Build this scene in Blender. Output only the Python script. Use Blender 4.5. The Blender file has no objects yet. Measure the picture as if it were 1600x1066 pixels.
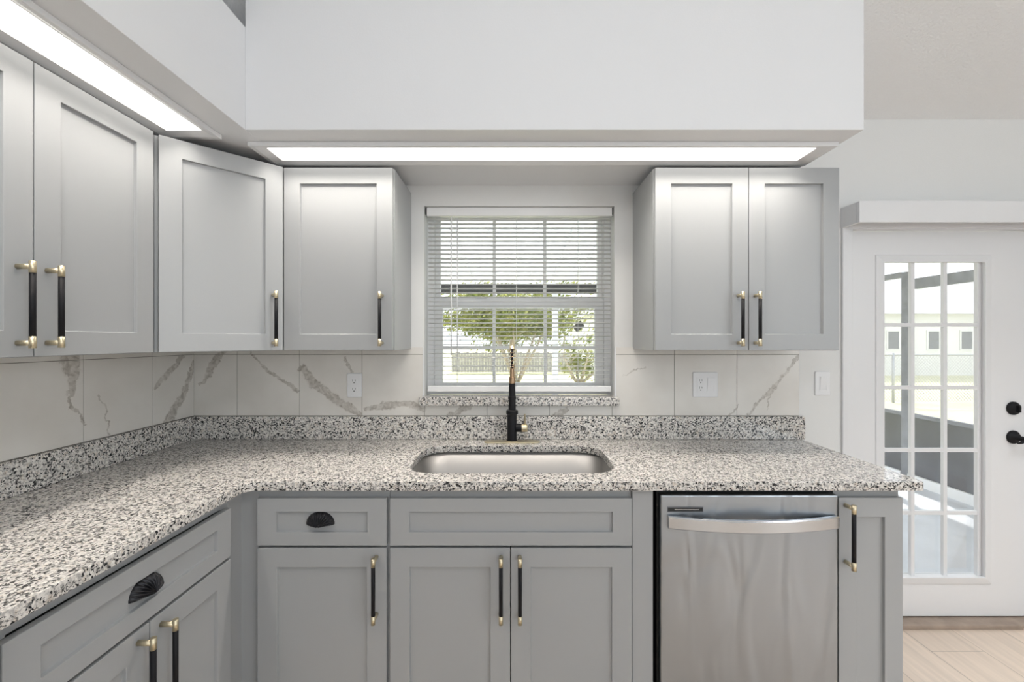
import bpy, bmesh, math, random
from mathutils import Vector, Matrix

random.seed(7)
C = bpy.context.scene.collection
S = bpy.context.scene
PI = math.pi

# ------------------------------------------------------------------ camera, world, sun, lights, exposure
F = 682.0                      # focal length in pixels of the 1600 px wide frame
D = 2.13                       # distance of the window wall
CZ = 1.397                     # camera height
cam_d = bpy.data.cameras.new('camera'); cam = bpy.data.objects.new('camera', cam_d); C.objects.link(cam)
cam_d.sensor_width = 36.0; cam_d.sensor_fit = 'HORIZONTAL'; cam_d.lens = 36.0 * F / 1600.0
cam_d.shift_x = 2.0 / 1600.0; cam_d.shift_y = -2.0 / 1600.0
cam_d.clip_start = 0.02; cam_d.clip_end = 300
cam.location = (0, 0, CZ); cam.rotation_euler = (PI / 2, 0, 0)
S.camera = cam

S.view_settings.view_transform = 'Standard'; S.view_settings.look = 'None'
S.view_settings.exposure = 0.1; S.view_settings.gamma = 1.0; S.view_settings.use_curve_mapping = False
S.cycles.use_denoising = True
S.cycles.max_bounces = 10; S.cycles.diffuse_bounces = 5; S.cycles.transparent_max_bounces = 24
S.cycles.caustics_reflective = False; S.cycles.caustics_refractive = False
S.cycles.sample_clamp_indirect = 6.0

w = bpy.data.worlds.new('overcast_sky'); S.world = w; w.use_nodes = True
bg = w.node_tree.nodes['Background']; bg.inputs[0].default_value = (0.92, 0.96, 1.0, 1); bg.inputs[1].default_value = 2.2

def lamp(name, kind, loc, rot, energy, color, **kw):
    l = bpy.data.lights.new(name, kind); l.energy = energy; l.color = color
    for k, v in kw.items(): setattr(l, k, v)
    o = bpy.data.objects.new(name, l); C.objects.link(o); o.location = loc; o.rotation_euler = rot
    return o
lamp('sun', 'SUN', (6, 20, 20), Vector((0.30, 1.0, 0.98)).to_track_quat('Z', 'Y').to_euler(), 7.0, (1.0, 0.95, 0.87), angle=0.012)
# unseen fill lights added behind, beside and above the camera to brighten the room
lamp('rear_fill_light', 'AREA', (0.6, -3.9, 2.75), (PI / 2 + 0.06, 0, 0), 5, (0.82, 0.92, 1.0), shape='RECTANGLE', size=4.4, size_y=1.8)
lamp('side_fill_light', 'AREA', (4.5, -2.7, 1.8), (PI / 2, 0, PI / 2), 65, (0.83, 0.925, 1.0), shape='RECTANGLE', size=2.6, size_y=1.8)
lamp('overhead_fill_light', 'POINT', (0.3, -0.7, 2.65), (0, 0, 0), 21, (0.95, 0.97, 1.0), shadow_soft_size=0.22)  # added fill out of view, lifts the upper cabinets and soffit
lamp('floor_fill_light', 'AREA', (2.4, 0.8, 2.8), (0, 0, 0), 11, (0.97, 0.98, 1.0), shape='DISK', size=0.5, spread=math.radians(85))  # added fill out of view, brightens the floor by the door

# ------------------------------------------------------------------ materials
def mat(name):
    m = bpy.data.materials.new(name); m.use_nodes = True
    nt = m.node_tree; return m, nt, nt.nodes['Principled BSDF']
def N(nt, t, **kw):
    n = nt.nodes.new(t)
    for k, v in kw.items(): setattr(n, k, v)
    return n
def plain(name, col, rough=0.5, metal=0.0, bump=0.0, bscale=200.0, var=0.0, vscale=6.0, coat=0.0, spec=0.5):
    m, nt, b = mat(name)
    b.inputs['Base Color'].default_value = (*col, 1); b.inputs['Roughness'].default_value = rough
    b.inputs['Metallic'].default_value = metal; b.inputs['Coat Weight'].default_value = coat
    b.inputs['Specular IOR Level'].default_value = spec
    tc = N(nt, 'ShaderNodeTexCoord')
    if bump:
        nz = N(nt, 'ShaderNodeTexNoise'); nz.inputs['Scale'].default_value = bscale; nz.inputs['Detail'].default_value = 3
        bp = N(nt, 'ShaderNodeBump'); bp.inputs['Strength'].default_value = bump; bp.inputs['Distance'].default_value = 0.004
        nt.links.new(tc.outputs['Object'], nz.inputs['Vector']); nt.links.new(nz.outputs['Fac'], bp.inputs['Height'])
        nt.links.new(bp.outputs['Normal'], b.inputs['Normal'])
    if var:
        nz = N(nt, 'ShaderNodeTexNoise'); nz.inputs['Scale'].default_value = vscale; nz.inputs['Detail'].default_value = 4
        rp = N(nt, 'ShaderNodeValToRGB')
        rp.color_ramp.elements[0].position = 0.3; rp.color_ramp.elements[1].position = 0.7
        rp.color_ramp.elements[0].color = (*[c * (1 - var) for c in col], 1); rp.color_ramp.elements[1].color = (*[min(1, c * (1 + var)) for c in col], 1)
        nt.links.new(tc.outputs['Object'], nz.inputs['Vector']); nt.links.new(nz.outputs['Fac'], rp.inputs['Fac']); nt.links.new(rp.outputs['Color'], b.inputs['Base Color'])
    return m
def ramp(nt, stops, interp='LINEAR'):
    r = N(nt, 'ShaderNodeValToRGB'); cr = r.color_ramp; cr.interpolation = interp
    while len(cr.elements) < len(stops): cr.elements.new(0.5)
    for e, (p, c) in zip(cr.elements, stops):
        e.position = p; e.color = (*c, 1) if len(c) == 3 else c
    return r
def math_node(nt, op, a, b=None, clamp=False):
    n = N(nt, 'ShaderNodeMath', operation=op); n.use_clamp = clamp
    for i, v in enumerate((a, b)):
        if v is None: continue
        if isinstance(v, (int, float)): n.inputs[i].default_value = v
        else: nt.links.new(v, n.inputs[i])
    return n.outputs[0]
def vmath(nt, op, a, b=None, scale=None):
    n = N(nt, 'ShaderNodeVectorMath', operation=op)
    for i, v in enumerate((a, b)):
        if v is None: continue
        if isinstance(v, (tuple, list, Vector)): n.inputs[i].default_value = tuple(v)
        else: nt.links.new(v, n.inputs[i])
    if scale is not None:
        if isinstance(scale, (int, float)): n.inputs['Scale'].default_value = scale
        else: nt.links.new(scale, n.inputs['Scale'])
    return n
def mixc(nt, fac, a, b):
    n = N(nt, 'ShaderNodeMix', data_type='RGBA')
    for key, v in ((0, fac), (6, a), (7, b)):
        if isinstance(v, (int, float)): n.inputs[key].default_value = v
        elif isinstance(v, tuple): n.inputs[key].default_value = (*v, 1)
        else: nt.links.new(v, n.inputs[key])
    return n.outputs[2]

M = {}
M['wall'] = plain('white_wall_paint', (0.80, 0.80, 0.79), 0.55, bump=0.12, bscale=260)
M['soffit'] = plain('white_soffit_paint', (0.84, 0.845, 0.86), 0.5, bump=0.08, bscale=240)
M['ceiling'] = plain('popcorn_ceiling', (0.90, 0.90, 0.90), 0.9, bump=0.9, bscale=130)
M['trim'] = plain('white_semi_gloss_trim', (0.82, 0.82, 0.83), 0.35)
M['cabinet'] = plain('light_grey_cabinet_paint', (0.380, 0.389, 0.396), 0.36, bump=0.05, bscale=420)
M['kick'] = plain('grey_toe_kick_board', (0.380, 0.389, 0.396), 0.5)
M['black'] = plain('matte_black_metal', (0.010, 0.010, 0.012), 0.5, 0.0, spec=0.22)
M['iron'] = plain('black_cast_pull', (0.022, 0.022, 0.026), 0.26, 0.55)
M['black_plastic'] = plain('black_plastic', (0.015, 0.015, 0.015), 0.5)
M['iron'] = plain('black_cast_pull', (0.028, 0.028, 0.032), 0.30, 0.5)
M['gold'] = plain('brushed_champagne_gold', (0.74, 0.65, 0.46), 0.34, 1.0, bump=0.1, bscale=500)
M['bronze'] = plain('antique_bronze_gold', (0.44, 0.30, 0.19), 0.36, 1.0)
M['plastic'] = plain('white_plastic', (0.83, 0.83, 0.84), 0.3)
M['slot'] = plain('dark_slot', (0.03, 0.03, 0.03), 0.7)
M['vinyl'] = plain('white_vinyl', (0.87, 0.87, 0.87), 0.4)
M['grout'] = plain('grey_grout', (0.30, 0.28, 0.25), 0.9)
M['caulk'] = plain('beige_caulk', (0.50, 0.47, 0.41), 0.8)
M['concrete'] = plain('patio_concrete', (0.56, 0.58, 0.62), 0.85, bump=0.3, bscale=60, var=0.10, vscale=3)
M['ext_white'] = plain('white_exterior_paint', (0.80, 0.80, 0.80), 0.7)
M['ext_grey'] = plain('weathered_grey_aluminium', (0.17, 0.175, 0.19), 0.6, var=0.25, vscale=9)
M['beam'] = plain('dark_brown_beam', (0.035, 0.033, 0.032), 0.6)
M['knee'] = plain('dark_vinyl_panel', (0.055, 0.058, 0.068), 0.3, var=0.35, vscale=4)
M['shingle'] = plain('pale_shingle', (0.62, 0.62, 0.64), 0.9, var=0.1)
M['bark'] = plain('pale_bark', (0.42, 0.36, 0.30), 0.9, var=0.25, vscale=14)
M['lawn'] = plain('sunny_lawn', (0.60, 0.58, 0.36), 0.95, var=0.16, vscale=1.6, bump=0.5, bscale=40)
M['wood_fence'] = plain('grey_wood_fence', (0.36, 0.34, 0.33), 0.9, var=0.2, vscale=8)
M['wire'] = plain('galvanised_wire', (0.45, 0.46, 0.47), 0.5, 0.6)
M['cooktop'] = plain('black_glass_cooktop', (0.01, 0.01, 0.012), 0.08)
M['sticker'] = plain('grey_sticker', (0.26, 0.26, 0.24), 0.7)

def make_slat():
    m, nt, b = mat('white_blind_slat')
    b.inputs['Base Color'].default_value = (0.80, 0.80, 0.79, 1); b.inputs['Roughness'].default_value = 0.45
    tr = N(nt, 'ShaderNodeBsdfTranslucent'); tr.inputs[0].default_value = (0.75, 0.75, 0.72, 1)
    mx = N(nt, 'ShaderNodeMixShader'); mx.inputs[0].default_value = 0.22
    nt.links.new(b.outputs[0], mx.inputs[1]); nt.links.new(tr.outputs[0], mx.inputs[2])
    nt.links.new(mx.outputs[0], nt.nodes['Material Output'].inputs[0]); return m
M['slat'] = make_slat()

def glass(name, tint, gloss, haze=0.0):
    m, nt, b = mat(name); nt.nodes.remove(b)
    t = N(nt, 'ShaderNodeBsdfTransparent'); t.inputs[0].default_value = (*tint, 1)
    g = N(nt, 'ShaderNodeBsdfGlossy'); g.inputs['Roughness'].default_value = 0.02
    lw = N(nt, 'ShaderNodeLayerWeight'); lw.inputs[0].default_value = 0.25
    f = math_node(nt, 'MULTIPLY', lw.outputs['Fresnel'], gloss)
    mx = N(nt, 'ShaderNodeMixShader'); nt.links.new(f, mx.inputs[0]); nt.links.new(t.outputs[0], mx.inputs[1]); nt.links.new(g.outputs[0], mx.inputs[2])
    out = mx
    if haze:
        d = N(nt, 'ShaderNodeBsdfTranslucent'); d.inputs[0].default_value = (0.9, 0.93, 0.97, 1)
        m2 = N(nt, 'ShaderNodeMixShader'); m2.inputs[0].default_value = haze
        nt.links.new(mx.outputs[0], m2.inputs[1]); nt.links.new(d.outputs[0], m2.inputs[2]); out = m2
    nt.links.new(out.outputs[0], nt.nodes['Material Output'].inputs[0]); return m
M['glass'] = glass('window_glass', (0.96, 0.98, 0.98), 0.6)
M['door_glass'] = glass('door_glass_glare_haze', (0.95, 0.96, 0.965), 0.4, 0.02)  # glare haze put into the glass as a pale translucent mix
M['screen'] = glass('insect_screen', (0.86, 0.86, 0.87), 0.0, 0.05)

def make_diffuser():
    m, nt, b = mat('lit_prismatic_diffuser')
    b.inputs['Base Color'].default_value = (0.9, 0.9, 0.88, 1)
    b.inputs['Emission Color'].default_value = (1.0, 0.96, 0.90, 1); b.inputs['Emission Strength'].default_value = 2.0
    return m
M['diffuser'] = make_diffuser()

def make_granite():
    m, nt, b = mat('speckled_granite'); tc = N(nt, 'ShaderNodeTexCoord')
    def noise(scale, det, off, rough=0.6):
        mp = vmath(nt, 'ADD', tc.outputs['Object'], off)
        n = N(nt, 'ShaderNodeTexNoise'); n.inputs['Scale'].default_value = scale; n.inputs['Detail'].default_value = det; n.inputs['Roughness'].default_value = rough
        nt.links.new(mp.outputs[0], n.inputs['Vector']); return n.outputs['Fac']
    base = ramp(nt, [(0.0, (0.36, 0.35, 0.34)), (0.42, (0.52, 0.50, 0.48)), (0.52, (0.74, 0.71, 0.67)), (0.62, (0.86, 0.83, 0.79)), (1.0, (0.90, 0.88, 0.85))])
    nt.links.new(noise(125, 3, (3, 1, 2)), base.inputs[0])
    tan = ramp(nt, [(0.56, (0, 0, 0)), (0.66, (1, 1, 1))]); nt.links.new(noise(70, 2, (9, 4, 1)), tan.inputs[0])
    c1 = mixc(nt, math_node(nt, 'MULTIPLY', tan.outputs[0], 0.45), base.outputs[0], (0.60, 0.49, 0.38))
    vo = N(nt, 'ShaderNodeTexVoronoi'); vo.inputs['Scale'].default_value = 205
    nd = N(nt, 'ShaderNodeTexNoise'); nd.inputs['Scale'].default_value = 160; nd.inputs['Detail'].default_value = 2
    nt.links.new(tc.outputs['Object'], nd.inputs['Vector'])
    dv = vmath(nt, 'SCALE', nd.outputs['Color'], scale=0.010); ad = vmath(nt, 'ADD', tc.outputs['Object'], dv.outputs[0])
    nt.links.new(ad.outputs[0], vo.inputs['Vector'])
    sep = N(nt, 'ShaderNodeSeparateColor'); nt.links.new(vo.outputs['Color'], sep.inputs[0])
    clump = noise(52, 2, (5, 7, 3))
    thr = math_node(nt, 'ADD', math_node(nt, 'MULTIPLY', clump, 0.9), -0.135)
    blk = math_node(nt, 'LESS_THAN', sep.outputs[0], thr)            # cells below a clumped threshold are dark mica
    lvl = ramp(nt, [(0.0, (0.022, 0.022, 0.024)), (0.50, (0.05, 0.05, 0.052)), (0.58, (0.20, 0.195, 0.19)), (1.0, (0.33, 0.32, 0.30))], 'CONSTANT')
    nt.links.new(sep.outputs[1], lvl.inputs[0])
    c2 = mixc(nt, blk, c1, lvl.outputs[0])
    nt.links.new(c2, b.inputs['Base Color']); b.inputs['Roughness'].default_value = 0.10
    return m
M['granite'] = make_granite()

def make_marble(name, axes, veins):
    """off-white porcelain tile with grey-brown veins; veins = polylines of (u, v, half width) in metres on the wall"""
    m, nt, b = mat(name); tc = N(nt, 'ShaderNodeTexCoord')
    sp = N(nt, 'ShaderNodeSeparateXYZ'); nt.links.new(tc.outputs['Object'], sp.inputs[0])
    cb = N(nt, 'ShaderNodeCombineXYZ'); nt.links.new(sp.outputs[axes[0]], cb.inputs[0]); nt.links.new(sp.outputs[axes[1]], cb.inputs[1])
    n1 = N(nt, 'ShaderNodeTexNoise'); n1.inputs['Scale'].default_value = 26; n1.inputs['Detail'].default_value = 5; n1.inputs['Roughness'].default_value = 0.65
    nt.links.new(cb.outputs[0], n1.inputs['Vector'])
    off = vmath(nt, 'SCALE', vmath(nt, 'SUBTRACT', n1.outputs['Color'], (0.5, 0.5, 0.5)).outputs[0], scale=0.055)
    P = vmath(nt, 'MULTIPLY', vmath(nt, 'ADD', cb.outputs[0], off.outputs[0]).outputs[0], (1, 1, 0)).outputs[0]
    best = None
    for line in veins:
        for (u0, v0, w0), (u1, v1, w1) in zip(line[:-1], line[1:]):
            d = Vector((u1 - u0, v1 - v0, 0)); L = d.length; d = d / L
            rel = vmath(nt, 'SUBTRACT', P, (u0, v0, 0)).outputs[0]
            t = math_node(nt, 'DIVIDE', vmath(nt, 'DOT_PRODUCT', rel, d).outputs['Value'], L, clamp=True)
            near = vmath(nt, 'SCALE', tuple(d * L), scale=t).outputs[0]
            dist = vmath(nt, 'DISTANCE', rel, near).outputs['Value']
            wid = math_node(nt, 'ADD', math_node(nt, 'MULTIPLY', t, w1 - w0), w0)
            q = math_node(nt, 'DIVIDE', dist, wid)
            best = q if best is None else math_node(nt, 'MINIMUM', best, q)
    edge = ramp(nt, [(0.0, (0.8, 0.8, 0.8)), (0.42, (0.85, 0.85, 0.85)), (0.52, (1, 1, 1)), (0.66, (0.12, 0.12, 0.12)), (0.85, (0.0, 0.0, 0.0))])
    nt.links.new(math_node(nt, 'MULTIPLY', best, 0.5), edge.inputs[0])
    n2 = N(nt, 'ShaderNodeTexNoise'); n2.inputs['Scale'].default_value = 38; n2.inputs['Detail'].default_value = 6; n2.inputs['Distortion'].default_value = 1.2
    nt.links.new(cb.outputs[0], n2.inputs['Vector'])
    vc = ramp(nt, [(0.3, (0.31, 0.275, 0.235)), (0.5, (0.44, 0.405, 0.36)), (0.72, (0.60, 0.57, 0.52))]); nt.links.new(n2.outputs['Fac'], vc.inputs[0])
    n3 = N(nt, 'ShaderNodeTexNoise'); n3.inputs['Scale'].default_value = 5; n3.inputs['Detail'].default_value = 4; nt.links.new(cb.outputs[0], n3.inputs['Vector'])
    bc = ramp(nt, [(0.3, (0.72, 0.69, 0.645)), (0.7, (0.80, 0.775, 0.735))]); nt.links.new(n3.outputs['Fac'], bc.inputs[0])
    brk = ramp(nt, [(0.36, (1, 1, 1)), (0.70, (0.6, 0.6, 0.6))]); nt.links.new(n2.outputs['Fac'], brk.inputs[0])
    vfac = math_node(nt, 'MULTIPLY', edge.outputs[0], brk.outputs[0])
    nt.links.new(mixc(nt, vfac, bc.outputs[0], vc.outputs[0]), b.inputs['Base Color'])
    b.inputs['Roughness'].default_value = 0.28
    return m
def bu(px, py, w): return ((px - 798) / 321.0, CZ - (py - 531) / 321.0, w / 321.0)
def lu(px, py, w):
    y = 1.547 * F / (798 - px); return (y, CZ - (py - 531) * y / F, w * y / F)
VB = [[bu(350, 548, 3), bu(333, 570, 5), bu(325, 588, 3), bu(314, 600, 1)],
      [bu(392, 552, 1), bu(420, 580, 2), bu(447, 597, 2.2), bu(467, 611, 2)],
      [bu(474, 575, 5), bu(490, 600, 6), bu(520, 620, 5), bu(545, 636, 5), bu(563, 648, 3)],
      [bu(540, 560, 2), bu(552, 590, 2)],
      [bu(572, 640, 3), bu(600, 634, 4), bu(640, 630, 4), bu(662, 640, 3)],
      [bu(700, 652, 4), bu(722, 640, 4), bu(737, 634, 3)],
      [bu(867, 652, 4), bu(885, 640, 3)],
      [bu(975, 586, 0.8), bu(1008, 572, 0.8)],
      [bu(1139, 650, 0.9), bu(1152, 634, 0.9)],
      [bu(1168, 648, 1.4), bu(1180, 632, 1.6), bu(1202, 613, 2.6), bu(1225, 585, 2), bu(1247, 557, 1.8)],
      [bu(1203, 613, 1), bu(1196, 640, 0.6)]]
VL = [[lu(104, 560, 13), lu(110, 580, 9), lu(109, 605, 6), lu(103, 622, 2), lu(108, 636, 2), lu(121, 650, 2), lu(130, 664, 1.6)],
      [lu(151, 619, 1), lu(160, 634, 1), lu(163, 652, 1), lu(167, 679, 1)],
      [lu(283, 555, 2), lu(266, 576, 4), lu(251, 592, 4), lu(240, 606, 3)],
      [lu(302, 563, 3), lu(292, 591, 4), lu(283, 621, 5), lu(269, 640, 6), lu(260, 660, 7)]]
M['marble_back'] = make_marble('veined_marble_tile', (0, 2), VB)
M['marble_left'] = make_marble('veined_marble_tile_side', (1, 2), VL)

def make_steel(name, col, rough, axis, sc=900, wob=0.0):
    m, nt, b = mat(name); tc = N(nt, 'ShaderNodeTexCoord'); mp = N(nt, 'ShaderNodeMapping')
    s = [4.0, 4.0, 4.0]; s[axis] = sc; mp.inputs['Scale'].default_value = s
    nz = N(nt, 'ShaderNodeTexNoise'); nz.inputs['Scale'].default_value = 1; nz.inputs['Detail'].default_value = 2
    nt.links.new(tc.outputs['Object'], mp.inputs[0]); nt.links.new(mp.outputs[0], nz.inputs['Vector'])
    bp = N(nt, 'ShaderNodeBump'); bp.inputs['Strength'].default_value = 0.12; bp.inputs['Distance'].default_value = 0.001
    nt.links.new(nz.outputs['Fac'], bp.inputs['Height'])
    last = bp
    if wob:
        n2 = N(nt, 'ShaderNodeTexNoise'); n2.inputs['Scale'].default_value = 3.2; n2.inputs['Detail'].default_value = 1; n2.inputs['Distortion'].default_value = 0.8
        m2 = N(nt, 'ShaderNodeMapping'); m2.inputs['Scale'].default_value = (3.0, 1, 0.8); m2.inputs['Rotation'].default_value = (0, 0.25, 0)
        nt.links.new(tc.outputs['Object'], m2.inputs[0]); nt.links.new(m2.outputs[0], n2.inputs['Vector'])
        b2 = N(nt, 'ShaderNodeBump'); b2.inputs['Strength'].default_value = 1.0; b2.inputs['Distance'].default_value = wob
        nt.links.new(n2.outputs['Fac'], b2.inputs['Height']); nt.links.new(bp.outputs['Normal'], b2.inputs['Normal']); last = b2
    nt.links.new(last.outputs['Normal'], b.inputs['Normal'])
    b.inputs['Base Color'].default_value = (*col, 1); b.inputs['Metallic'].default_value = 1.0; b.inputs['Roughness'].default_value = rough
    return m
M['steel'] = make_steel('brushed_stainless_door', (0.385, 0.41, 0.44), 0.33, 2, wob=0.021)
M['steel_bar'] = make_steel('brushed_stainless_bar', (0.62, 0.635, 0.66), 0.24, 2)
M['steel_sink'] = make_steel('brushed_stainless_sink', (0.40, 0.39, 0.38), 0.48, 0)

def make_planks():
    m, nt, b = mat('wood_look_plank'); tc = N(nt, 'ShaderNodeTexCoord')
    sp = N(nt, 'ShaderNodeSeparateXYZ'); nt.links.new(tc.outputs['Object'], sp.inputs[0])
    cb = N(nt, 'ShaderNodeCombineXYZ')
    nt.links.new(sp.outputs[1], cb.inputs[0]); nt.links.new(math_node(nt, 'ADD', sp.outputs[0], 0.02), cb.inputs[1])
    br = N(nt, 'ShaderNodeTexBrick'); br.offset = 0.37; br.squash = 1.0
    br.inputs['Scale'].default_value = 1.0; br.inputs['Brick Width'].default_value = 1.2; br.inputs['Row Height'].default_value = 0.238
    br.inputs['Mortar Size'].default_value = 0.0022; br.inputs['Mortar Smooth'].default_value = 0.2
    br.inputs['Color1'].default_value = (0.72, 0.60, 0.495, 1); br.inputs['Color2'].default_value = (0.78, 0.655, 0.545, 1); br.inputs['Mortar'].default_value = (0.50, 0.41, 0.33, 1)
    nt.links.new(cb.outputs[0], br.inputs['Vector'])
    mp = N(nt, 'ShaderNodeMapping'); mp.inputs['Scale'].default_value = (1.6, 26, 1); nt.links.new(cb.outputs[0], mp.inputs[0])
    nz = N(nt, 'ShaderNodeTexNoise'); nz.inputs['Scale'].default_value = 1.5; nz.inputs['Detail'].default_value = 5; nt.links.new(mp.outputs[0], nz.inputs['Vector'])
    gr = ramp(nt, [(0.3, (0.88, 0.88, 0.88)), (0.7, (1.05, 1.05, 1.05))]); nt.links.new(nz.outputs['Fac'], gr.inputs[0])
    mu = N(nt, 'ShaderNodeMix', data_type='RGBA', blend_type='MULTIPLY'); mu.inputs[0].default_value = 1.0
    nt.links.new(br.outputs['Color'], mu.inputs[6]); nt.links.new(gr.outputs[0], mu.inputs[7])
    nt.links.new(mu.outputs[2], b.inputs['Base Color']); b.inputs['Roughness'].default_value = 0.45
    return m
M['planks'] = make_planks()
M['threshold'] = plain('wood_threshold', (0.36, 0.285, 0.23), 0.5, var=0.15, vscale=14)

def make_leaf(name, c1, c2):
    m, nt, b = mat(name); oi = N(nt, 'ShaderNodeTexCoord'); nz = N(nt, 'ShaderNodeTexNoise'); nz.inputs['Scale'].default_value = 3
    nt.links.new(oi.outputs['Object'], nz.inputs['Vector'])
    r = ramp(nt, [(0.35, c1), (0.65, c2)]); nt.links.new(nz.outputs['Fac'], r.inputs[0]); nt.links.new(r.outputs[0], b.inputs['Base Color'])
    b.inputs['Roughness'].default_value = 0.6
    t = N(nt, 'ShaderNodeBsdfTranslucent'); nt.links.new(r.outputs[0], t.inputs[0])
    mx = N(nt, 'ShaderNodeMixShader'); mx.inputs[0].default_value = 0.45
    nt.links.new(b.outputs[0], mx.inputs[1]); nt.links.new(t.outputs[0], mx.inputs[2]); nt.links.new(mx.outputs[0], nt.nodes['Material Output'].inputs[0])
    return m
M['leaf'] = make_leaf('sunlit_leaf', (0.13, 0.165, 0.045), (0.36, 0.36, 0.13))
M['leaf_pale'] = make_leaf('pale_frond', (0.40, 0.46, 0.36), (0.55, 0.60, 0.48))

# ------------------------------------------------------------------ mesh helpers
def tag(o, label=None, cat=None, group=None, kind=None):
    if label: o['label'] = label
    if cat: o['category'] = cat
    if group: o['group'] = group
    if kind: o['kind'] = kind
    return o
def thing(name, label, cat, loc=(0, 0, 0), rz=0.0, group=None):
    o = bpy.data.objects.new(name, None); C.objects.link(o); o.empty_display_size = 0.05
    o.location = loc; o.rotation_euler = (0, 0, rz); return tag(o, label, cat, group)
def obj(name, bm, mats, parent=None, bevel=0.0, smooth=False, seg=2, loc=None):
    me = bpy.data.meshes.new(name)
    bmesh.ops.recalc_face_normals(bm, faces=bm.faces)
    bm.to_mesh(me); bm.free()
    for m in (mats if isinstance(mats, (list, tuple)) else [mats]): me.materials.append(M[m])
    o = bpy.data.objects.new(name, me); C.objects.link(o)
    if parent: o.parent = parent
    if loc: o.location = loc
    if smooth:
        for p in me.polygons: p.use_smooth = True
        if smooth == 'auto': me.set_sharp_from_angle(angle=math.radians(38))
    if bevel:
        b = o.modifiers.new('bevel', 'BEVEL'); b.width = bevel; b.segments = seg; b.limit_method = 'ANGLE'; b.angle_limit = math.radians(40); b.harden_normals = False
    return o
def struct(name, bm, mats, parent=None, **kw):
    o = obj(name, bm, mats, parent, **kw)
    if parent is None: o['kind'] = 'structure'
    return o
def BM(): return bmesh.new()
def box(bm, x0, x1, y0, y1, z0, z1, mi=0):
    v = [bm.verts.new((x, y, z)) for x in (x0, x1) for y in (y0, y1) for z in (z0, z1)]
    fs = []
    for q in ((0, 1, 3, 2), (4, 6, 7, 5), (0, 4, 5, 1), (2, 3, 7, 6), (0, 2, 6, 4), (1, 5, 7, 3)):
        f = bm.faces.new([v[i] for i in q]); f.material_index = mi; fs.append(f)
    return fs
def tube(bm, pts, r, n=12, mi=0, caps=True, closed=False):
    """sweep a circle of radius r (number or list) along pts"""
    pts = [Vector(p) for p in pts]; k = len(pts); rings = []; up = None
    for i, p in enumerate(pts):
        if closed: t = (pts[(i + 1) % k] - pts[i - 1])
        else: t = pts[min(i + 1, k - 1)] - pts[max(i - 1, 0)]
        t.normalize()
        if up is None: up = Vector((0, 0, 1)) if abs(t.z) < 0.9 else Vector((1, 0, 0))
        a = (up - t * up.dot(t)).normalized(); bb = t.cross(a); up = a
        rr = r[i] if isinstance(r, (list, tuple)) else r
        rings.append([bm.verts.new(p + (a * math.cos(2 * PI * j / n) + bb * math.sin(2 * PI * j / n)) * rr) for j in range(n)])
    for i in range(k if closed else k - 1):
        A, B = rings[i], rings[(i + 1) % k]
        for j in range(n):
            f = bm.faces.new((A[j], A[(j + 1) % n], B[(j + 1) % n], B[j])); f.material_index = mi; f.smooth = True
    if caps and not closed:
        for ring in (rings[0], rings[-1]):
            f = bm.faces.new(ring); f.material_index = mi
def lathe(bm, cx, cy, prof, n=28, mi=0, axis='z'):
    """profile of (radius, height) about an axis"""
    rings = []
    for r, h in prof:
        ring = []
        for j in range(n):
            a = 2 * PI * j / n; c, s = r * math.cos(a), r * math.sin(a)
            ring.append(bm.verts.new((cx + c, cy + s, h) if axis == 'z' else ((cx + c, h, cy + s) if axis == 'y' else (h, cx + c, cy + s))))
        rings.append(ring)
    for A, B in zip(rings[:-1], rings[1:]):
        for j in range(n):
            f = bm.faces.new((A[j], A[(j + 1) % n], B[(j + 1) % n], B[j])); f.material_index = mi; f.smooth = True
    for ring in (rings[0], rings[-1]):
        f = bm.faces.new(ring); f.material_index = mi
def prism(bm, poly, z0, z1, mi=0):
    lo = [bm.verts.new((x, y, z0)) for x, y in poly]; hi = [bm.verts.new((x, y, z1)) for x, y in poly]
    n = len(poly)
    for i in range(n):
        f = bm.faces.new((lo[i], lo[(i + 1) % n], hi[(i + 1) % n], hi[i])); f.material_index = mi
    bm.faces.new(lo).material_index = mi; bm.faces.new(hi).material_index = mi
def ring_xz(bm, o, i, y0, y1, mi=0, yi0=None):
    """rectangular ring in the xz plane, o and i = (x0, x1, z0, z1), from y0 (front) to y1; yi0 = front y of the inner edge"""
    def rect(r, y): return [bm.verts.new((x, y, z)) for x, z in ((r[0], r[2]), (r[1], r[2]), (r[1], r[3]), (r[0], r[3]))]
    if yi0 is None: yi0 = y0
    A, B, Cc, Dd = rect(o, y0), rect(i, yi0), rect(i, y1), rect(o, y1)
    for P, Q in ((A, B), (B, Cc), (Cc, Dd), (Dd, A)):
        for j in range(4):
            bm.faces.new((P[j], P[(j + 1) % 4], Q[(j + 1) % 4], Q[j])).material_index = mi
def rrect(x0, x1, y0, y1, r, n=6):
    out = []
    for cx, cy, a0 in ((x1 - r, y1 - r, 0), (x0 + r, y1 - r, 90), (x0 + r, y0 + r, 180), (x1 - r, y0 + r, 270)):
        for k in range(n + 1):
            a = math.radians(a0 + 90 * k / n); out.append((cx + r * math.cos(a), cy + r * math.sin(a)))
    return out
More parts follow.
